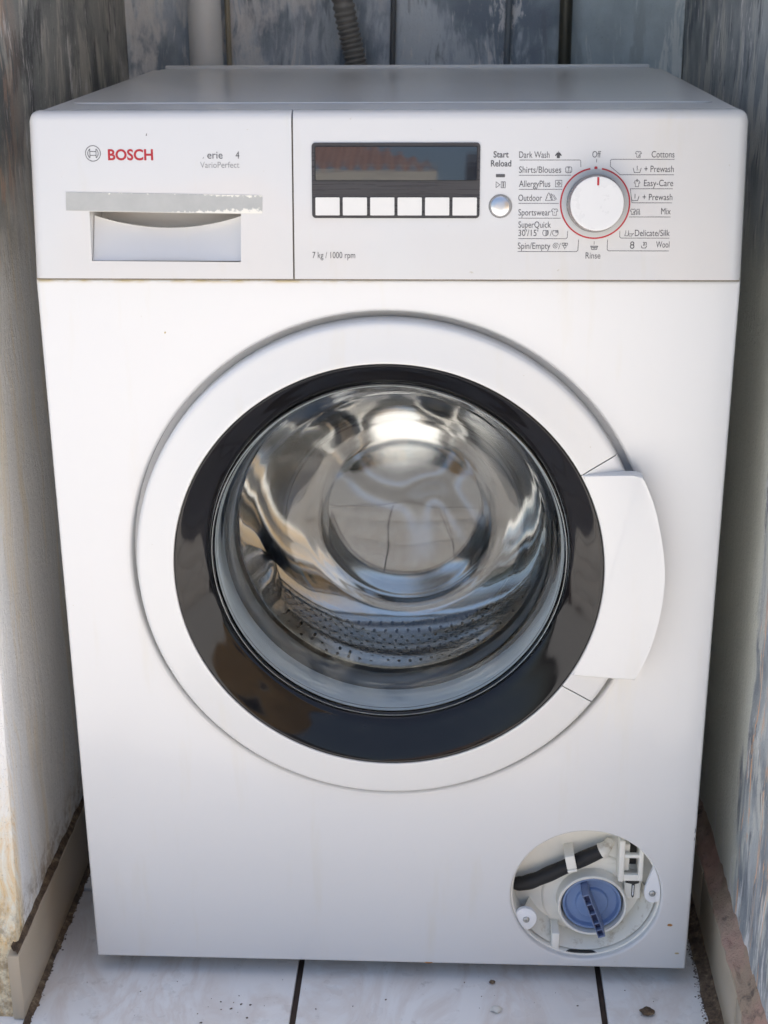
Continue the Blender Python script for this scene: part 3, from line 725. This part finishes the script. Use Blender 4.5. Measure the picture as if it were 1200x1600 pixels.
sy([off(shirt, .2093, .1036, .0023), off([(-.4, -1), (0, 0), (.5, -1)], .2100, .1034, .0022)])
for (x, y_) in ((.2090, .0915), (.2080, .0688)):
    sy([[(x - .0036, y_ + .0012), (x - .0026, y_ - .0024), (x + .0020, y_ - .0024), (x + .0030, y_ + .0012)], [(x - .0003, y_ + .0030), (x - .0003, y_ - .0008)]], .00048)
for me_ in [o for o in cpanel.children if o.name.startswith('lettering')][0:0]: pass
sy([off(shirt, .2090, .0800, .0023), circ(.2090, .0829, .0006, n=8)])
sy([off(shirt, .2065, .0572, .0022), off([(-.5, -1), (0, .1), (.5, -1)], .2072, .0571, .0020), [(.2092, .0551), (.2098, .0593), (.2116, .0593), (.2122, .0551), (.2114, .0551), (.2107, .0580), (.2100, .0551), (.2092, .0551)]])
sy([[(.2010, .0420), (.2012, .0405), (.2003, .0376), (.2030, .0376), (.2034, .0405), (.2034, .0420)], [(.2036, .0392), (.2040, .0374), (.2062, .0374), (.2066, .0392), (.2036, .0392)], [(.2062, .0384), (.2074, .0396), (.2078, .0390)]])
sy([circ(.2068, .0313, .0013, n=14), circ(.2068, .0288, .0015, n=14)], .0007)
sy([[(.2143, .0295), (.2150, .0276), (.2180, .0276), (.2190, .0295)], [(.2156, .0322), (.2184, .0322), (.2186, .0300)], [(.2160, .0292), (.2164, .0312), (.2172, .0312), (.2174, .0290)]], .0005)

# program dial
KX, KY = .1750, .0640
strokes('dial_ring', [circ(KX, KY, .0284, 99.5, 440.5, 120)], .00135, cpanel, 'red_dull', .00030)
fill('dial_dot', [circ(KX - .0002, KY + .0287, .00135, n=20)[:-1]], cpanel, 'red_dull', .00030)
bm = bmesh.new(); lathe(bm, [(.0278, -.0005), (.0278, .0004), (.0270, .0006), (.0238, -.0042 + .0048), (.0236, .0002)], (KX, KY, 0), 96, axis='Z'); fobj('dial_dish', bm, 'dish', cpanel, 40)
bm = bmesh.new(); lathe(bm, [(.0237, .0002), (.0237, .0030), (.0230, .0036), (.0226, .0150), (.0219, .0180), (.0, .0180)], (KX, KY, 0), 96, axis='Z'); kn = fobj('dial_knob', bm, 'knob_side', cpanel, 40)
bm = bmesh.new(); lathe(bm, arc_pts([(.0218, .0178), (.0217, .0188), (.0211, .0193), (.015, .0194), (0, .0194)], 4), (KX, KY, 0), 96, axis='Z'); fobj('dial_cap', bm, 'knob_cap', cpanel, 50)
fill('dial_mark', [rrect(KX - .0006, KX + .0011, KY + .0146, KY + .0212, .0003, 2)], cpanel, 'red', .0196)

# marks and wear
def patch(name, pts, y, mat, parent=wm):
    bm = bmesh.new(); prism(bm, pts, y, y + .0008, 'Y'); return bm_obj(name, bm, mat, parent)
def blob(cx, cz, rx, rz, seed, n=14): return [(cx + rx * (1 + .3 * nz(seed, i, 0, .9)) * math.cos(2 * PI * i / n), cz + rz * (1 + .3 * nz(seed, i, 4, .9)) * math.sin(2 * PI * i / n)) for i in range(n)]
patch('rust_spot', blob(.2775, .0715, .0026, .0014, 1), -.0002, 'rust'); patch('rust_spot', blob(.2865, .0385, .0022, .0010, 2), -.0002, 'grime')
patch('enamel_chip', blob(.2950, .1790, .0010, .0030, 3), .0004, 'chip'); patch('enamel_chip', blob(.2945, .1700, .0012, .0026, 4), .0004, 'chip')
patch('rust_spot', blob(.0400, .0205, .0040, .0010, 6), .0002, 'rust')
patch('enamel_chip', blob(-.190, .6655, .0008, .0010, 5), -.0002, 'grime')
bm = bmesh.new(); box(bm, SPL - .0006, SPL + .0006, .002, .133, -.03, -.0025); o = bm_obj('panel_gap', bm, 'seam', wm); o.matrix_world = FM
bm = bmesh.new()
for i in range(60):
    x = -.296 + i * .0099; box(bm, x, x + .0098, .0008 + .0006 * nz(x, 1, 1, 30), .010, .7112, .7133)
bm_obj('panel_joint', bm, 'seam', wm)

# ---- door
A1, A2 = 29.2, -34.4
white_prof = arc_pts([(.2285, .0100), (.2285, -.0040), (.2280, -.0085), (.2255, -.0112), (.2180, -.0128), (.2080, -.0148), (.1965, -.0173), (.1937, -.0176)], 6) + [(.1930, -.0168), (.1928, .006), (.20, .012)]
GAP = .16
door = bpy.data.objects.new('door', None)
bm = bmesh.new(); lathe(bm, white_prof, DC, 150, rad(A1 + GAP), rad(360 + A2 - GAP), closed_prof=True)
door = bm_obj('door', bm, 'door_white', wm, 35)
bm = bmesh.new(); lathe(bm, white_prof, DC, 40, rad(A2 + GAP), rad(A1 - GAP), closed_prof=True); bm_obj('handle_base', bm, 'door_white', door, 35)
# grip flap
inner = [(DC[0] + .1940 * math.cos(rad(a)), DC[2] + .1940 * math.sin(rad(a))) for a in [-30.6 + i * (29.4 + 30.6) / 24 for i in range(25)]]
outer = arc_pts([(.2235, .5455), (.2365, .5130), (.2465, .4640), (.2462, .4230), (.2385, .3830), (.2260, .3512)], 6)
cr = [(.2150, .5470), (.2200, .5468)]
bm = bmesh.new(); prism(bm, inner + cr + outer, -.0255, -.0125, 'Y', bev=.0016, seg=4)
for v in bm.verts:      # lies flush with the ring at its inner edge and stands off towards the outside
    r = math.hypot(v.co.x - DC[0], v.co.z - DC[2]); k = min(1, max(0, (r - .194) / .055)); v.co.y += .0075 * (1 - k) ** 1.6
bm_obj('handle', bm, 'door_white', door, 32)
# black funnel; the porthole sits a little above the ring's centre
def ecc(v):
    rr = math.hypot(v.co.x - DC[0], v.co.z - DC[2]); v.co.z += .0105 * min(1, max(0, (.1926 - rr) / .0290)) * min(1, max(.35, 1 - (v.co.y - .03) / .10))
bm = bmesh.new(); lathe(bm, arc_pts([(.1926, .004), (.1926, -.0150), (.1918, -.0178), (.1895, -.0176), (.1760, -.0098), (.1640, -.0020), (.1630, .0060)], 6), DC, 160)
for v in bm.verts: ecc(v)
bm_obj('trim_ring', bm, 'black_trim', door, 50)
# glass bowl, closed solid
front = arc_pts([(.1625, .0060), (.1622, .0000), (.1600, -.0015), (.1575, .0030), (.1548, .0180), (.1515, .0400), (.1450, .0680), (.1360, .0960), (.1220, .1190), (.1040, .1300), (.0940, .1325), (.0850, .1325), (.0760, .1300), (.0600, .1270), (.0300, .1245), (0, .1240)], 6)
rear = arc_pts([(0, .1300), (.0300, .1305), (.0600, .1330), (.0800, .1372), (.0920, .1390), (.1060, .1365), (.1250, .1255), (.1405, .1000), (.1500, .0710), (.1560, .0440), (.1590, .0200), (.1605, .0110), (.1625, .0100)], 6)
bm = bmesh.new(); lathe(bm, front + rear, DC, 160, closed_prof=True); bmesh.ops.remove_doubles(bm, verts=bm.verts, dist=1e-5)
for v in bm.verts:
    ecc(v); k = max(0, v.co.y - .045) / .09; v.co.x += .012 * k; v.co.z -= .008 * k
bm_obj('glass_bowl', bm, 'glass', door, 179)
bm = bmesh.new(); lathe(bm, [(.1655, .0070), (.1690, .0420), (.1660, .0455), (.1592, .0460), (.1588, .0440), (.1618, .0210), (.1640, .0115), (.1640, .0070)], DC, 120, closed_prof=True)
for v in bm.verts: ecc(v)
bm_obj('glass_seal', bm, 'rim_rubber', door, 40)

# ---- gasket, tub, drum
bm = bmesh.new(); lathe(bm, arc_pts([(.1720, .0165), (.1690, .0230), (.1700, .0450), (.1640, .0500), (.1600, .0540), (.1600, .0600), (.1700, .0660), (.1705, .0760), (.1600, .0800), (.1560, .0860), (.1580, .0960)], 5), DC, 128); bm_obj('door_gasket', bm, 'rubber', wm, 60)
DR = .2350
bm = bmesh.new(); lathe(bm, arc_pts([(.1545, .0985), (.1530, .1015), (.1560, .1045)], 5) + arc_pts([(.1700, .1060), (.2150, .1100), (.2310, .1180), (DR, .1320)], 5) + [(DR, .2), (DR, .3), (DR, .400)], DC, 144); drum = bm_obj('drum', bm, 'steel', wm, 60)
# back plate with a pressed three-armed star
bm = bmesh.new(); rows = []
for i in range(145):
    pass
NR, NA = 46, 180; rows = []
for i in range(NR):
    r = DR * i / (NR - 1) + 1e-4; row = []
    for j in range(NA):
        a = 2 * PI * j / NA
        arm = max(0, math.cos(3 * (a - rad(52)))) ** 3; rr = r / DR
        ring = math.exp(-((rr - .86) / .07) ** 2); hub = 1 / (1 + math.exp((rr - .30) * 30))
        yv = .402 + .024 * (arm * (1 - hub) * (1 - rr ** 6) * .7) - .012 * ring - .018 * hub - .012 * (rr > .97)
        row.append(bm.verts.new((DC[0] + r * math.cos(a), yv, DC[2] + r * math.sin(a))))
    rows.append(row)
for a, b in zip(rows, rows[1:]):
    for j in range(NA): bm.faces.new([a[j], a[(j + 1) % NA], b[(j + 1) % NA], b[j]])
bm.faces.new(rows[0]); bm_obj('back_plate', bm, 'steel_back', drum, 179)
for k_ in range(3):
    a = rad(100 + 120 * k_); bm = bmesh.new(); sec = []
    rows = []
    for i in range(25):
        v = i / 24; y_ = .135 + .25 * v; hgt = .046 * math.sin(PI * min(max(v, .04), .96)) ** .4; tw = .10 * (v - .5); row = []
        for s_ in [-1, -.75, -.5, -.28, -.1, 0, .1, .28, .5, .75, 1]:
            rr = DR + .002 - hgt * (math.cos(s_ * PI / 2) ** 1.3 if abs(s_) < 1 else 0); aa = a + tw + s_ * .16
            row.append(bm.verts.new((DC[0] + rr * math.cos(aa), y_, DC[2] + rr * math.sin(aa))))
        rows.append(row)
    for p_, q_ in zip(rows, rows[1:]):
        for j in range(10): bm.faces.new([p_[j], p_[j + 1], q_[j + 1], q_[j]])
    bm_obj('paddle', bm, 'steel', drum, 70)
bm = bmesh.new()
for i in range(110):
    for j in range(20):
        a = 2 * PI * (i + .5 * (j % 2)) / 110; y_ = .145 + j * .0125
        if min(abs((a - rad(100 + 120 * k_) + PI) % (2 * PI) - PI) for k_ in range(3)) < .19: continue
        r = DR - .0006; t = Vector((-math.sin(a), 0, math.cos(a))); ax = Vector((0, 1, 0)); c0 = Vector((DC[0] + r * math.cos(a), y_, DC[2] + r * math.sin(a)))
        bm.faces.new([bm.verts.new(c0 + t * .0019 * math.cos(2 * PI * q_ / 7) + ax * .0019 * math.sin(2 * PI * q_ / 7)) for q_ in range(7)])
o = bm_obj('perforations', bm, 'hole', drum, None); o['kind'] = 'stuff'

# ---- pump hatch interior
bm = bmesh.new(); prism(bm, circ(PC[0], PC[1], PR + .006, n=64)[:-1],   .0345, .050, 'Y'); hp_ = bm_obj('pump_housing', bm, 'cream', wm)
# collar wall round the opening
bm = bmesh.new(); lathe(bm, [(PR + .001, .0085), (PR + .0005, .0065), (PR - .0018, .0065), (PR - .0030, .012), (PR - .0040, .046), (PR + .003, .046)], (PC[0], 0, PC[1]), 96); bm_obj('collar', bm, 'cream', hp_, 40)
def tub(cx, cz, prof, mat, name='pump_cover', n=72):
    bm = bmesh.new(); lathe(bm, prof, (cx, 0, cz), n); return bm_obj(name, bm, mat, hp_, 40)
tub(.2025, .0805, arc_pts([(.0500, .047), (.0500, .036), (.0485, .0325), (.0455, .0315), (.0400, .0305)], 4) + [(.0352, .0300), (.0344, .0165), (.0334, .0155), (.0318, .0162), (.0312, .024), (.0305, .046)], 'cream')
# shelf below: grey-cream curved apron towards the lower rim
bm = bmesh.new(); rows = []
for i in range(61):
    a = rad(205 + 150 * i / 60); row = []
    for r, y_ in ((PR - .0042, .010), (PR - .0065, .0135), (PR - .0130, .0300), (PR - .0190, .0445)): row.append(bm.verts.new((PC[0] + r * math.cos(a), y_, PC[1] + r * math.sin(a))))
    rows.append(row)
for a_, b_ in zip(rows, rows[1:]):
    for j in range(3): bm.faces.new([a_[j], a_[j + 1], b_[j + 1], b_[j]])
bm_obj('apron', bm, 'cream_dirty', hp_, 40)
bm = bmesh.new(); box(bm, .1625, .1705, .007, .032, .0335, .0535, bev=.0012); bm_obj('rib', bm, 'cream', hp_)
bm = bmesh.new(); box(bm, .170, .212, .0068, .0105, .0298, .0312); 
for v in bm.verts: v.co.z += 3.2 * (v.co.x - .194) ** 2
bm_obj('drain_slot', bm, 'dark_cavity', hp_)
# upper deck with slot and ladder
bm = bmesh.new(); box(bm, .226, .2315, .012, .046, .112, .158, bev=.001); box(bm, .2455, .2500, .012, .046, .113, .150, bev=.001)
box(bm, .2310, .2460, .013, .018, .1385, .1425, bev=.0008); box(bm, .2310, .2460, .013, .018, .1125, .1195, bev=.0008); box(bm, .2318, .2372, .020, .0325, .1195, .1500, bev=.001); bm_obj('lattice', bm, 'cream', hp_)
bm = bmesh.new(); box(bm, .2315, .2458, .0325, .0342, .1195, .158); bm_obj('lattice_opening', bm, 'dark_cavity', hp_)
bm = bmesh.new(); box(bm, .2020, .2260, .0330, .0343, .1130, .1182); bm_obj('slot', bm, 'cream_dirty', hp_)
bm = bmesh.new(); box(bm, .2010, .2270, .0305, .0344, .1182, .1205, bev=.0006); box(bm, .2010, .2020, .0315, .0344, .113, .1182); box(bm, .226, .2272, .0315, .0344, .113, .1182); bm_obj('slot_rim', bm, 'cream', hp_)
bm = bmesh.new(); prism(bm, [(.2345, .1085), (.2480, .1085), (.2480, .1052), (.2438, .1040), (.2436, .0900), (.2424, .0880), (.2412, .0900), (.2410, .1040), (.2345, .1055)], .0205, .0220, 'Y'); bm_obj('key_slot', bm, 'dark_cavity', hp_)
bm = bmesh.new(); box(bm, .2340, .2500, .0222, .046, .086, .1125, bev=.001); bm_obj('boss', bm, 'cream', hp_)
bm = bmesh.new(); box(bm, .2418, .2428, .0195, .0204, .0915, .1030); bm_obj('key_tongue', bm, 'ear', hp_)
# ears with screws
earR = arc_pts([(.2594, .1365), (.2556, .1240), (.2523, .1120), (.2514, .1035), (.2540, .0965), (.2600, .0942), (.2650, .0955), (.2665, .1000), (.2660, .1120), (.2630, .1250)], 4)[:-1] + [(.2630, .1250)]
earL = arc_pts([(.1262, .0780), (.1300, .0825), (.1362, .0842), (.1430, .0815), (.1470, .0735), (.1450, .0660), (.1395, .0598), (.1350, .0605), (.1290, .0690)], 4)
for pts, sxz in ((earR, (.2590, .1050)), (earL, (.1366, .0715))):
    bm = bmesh.new(); prism(bm, pts, .0042, .0085, 'Y', bev=.0006, seg=2); ear = bm_obj('screw_ear', bm, 'ear', wm)
    bm = bmesh.new(); lathe(bm, arc_pts([(.0033, .0043), (.0032, .0030), (.0022, .0022), (.0010, .0021)], 3) + [(.0010, .0032), (0, .0032)], (sxz[0], 0, sxz[1]), 24); bm_obj('screw', bm, 'screw', ear, 40)
# emergency drain hose with its clip and plug
pts = arc_pts([(.1235, .026, .0985), (.1330, .024, .1000), (.1450, .022, .1055), (.1600, .022, .1135), (.1850, .022, .1275), (.2085, .022, .1405)], 8)
bm = bmesh.new(); tube(bm, pts, lambda i: .0074 + .0003 * math.sin(i * .6) if i > 5 else .0052 + .0004 * i, 20); dh = bm_obj('drain_hose', bm, 'hose_black', wm, 60)
bm = bmesh.new(); tube(bm, [(.2088, .022, .1407), (.2105, .022, .1417), (.2135, .024, .1435), (.2190, .030, .1470)], lambda i: (.0082, .0082, .0062, .0050)[i], 20); bm_obj('plug', bm, 'cream_dirty', dh, 40)
bm = bmesh.new()
M_ = Matrix.Translation((.1790, .0, .1330)) @ Matrix.Rotation(rad(-12), 4, 'Y')
for a_, b_ in (((-.0055, .0055, .0095, .0118, -.0060, .0125)), ((-.0055, .0055, .0118, .040, -.0075, -.0058))) if False else ():
    pass
v1 = box(bm, -.0048, .0048, .0105, .0125, -.0070, .0080, bev=.0008, M=M_); v2 = box(bm, -.0048, .0048, .0125, .0460, .0062, .0080, bev=.0006, M=M_)
v3 = box(bm, -.0048, .0048, .0085, .0112, -.0095, -.0066, bev=.0010, M=M_)
bm_obj('hose_clip', bm, 'cream', dh)
# blue filter cap
FC = (.2025, .0805)
bm = bmesh.new(); lathe(bm, arc_pts([(.0292, .034), (.0292, .0215), (.0286, .0200), (.0274, .0197), (.0264, .0208)], 3) + [(.0261, .0232), (.0250, .0245), (.0165, .0242), (.0160, .0212), (.0152, .0205), (0, .0205)], (FC[0], 0, FC[1]), 80)
fcap = bm_obj('filter_cap', bm, 'blue_cap', wm, 40)
fa = Vector((.0173, 0, -.0464)).normalized(); ang = math.atan2(fa.z, fa.x)
FMx = Matrix.Translation((FC[0], 0, FC[1])) @ Matrix.Rotation(-ang, 4, 'Y')
bm = bmesh.new(); 
for (x0, x1, z0, z1) in ((-.026, .026, -.0036, -.0026), (-.026, .026, .0026, .0036), (-.026, -.0245, -.0026, .0026), (.0245, .026, -.0026, .0026), (-.0145, -.0133, -.0026, .0026), (-.003, -.0018, -.0026, .0026), (.0085, .0097, -.0026, .0026), (.0165, .0177, -.0026, .0026)):
    box(bm, x0, x1, -.0015, .022, z0, z1, bev=.0003, seg=1, M=FMx)
bm_obj('grip_fin', bm, 'blue_fin', fcap)
bm = bmesh.new(); box(bm, -.0245, .0245, .0035, .0215, -.0025, .0025, M=FMx); bm_obj('fin_core', bm, 'blue_dark', fcap)
bpy.context.view_layer.update()
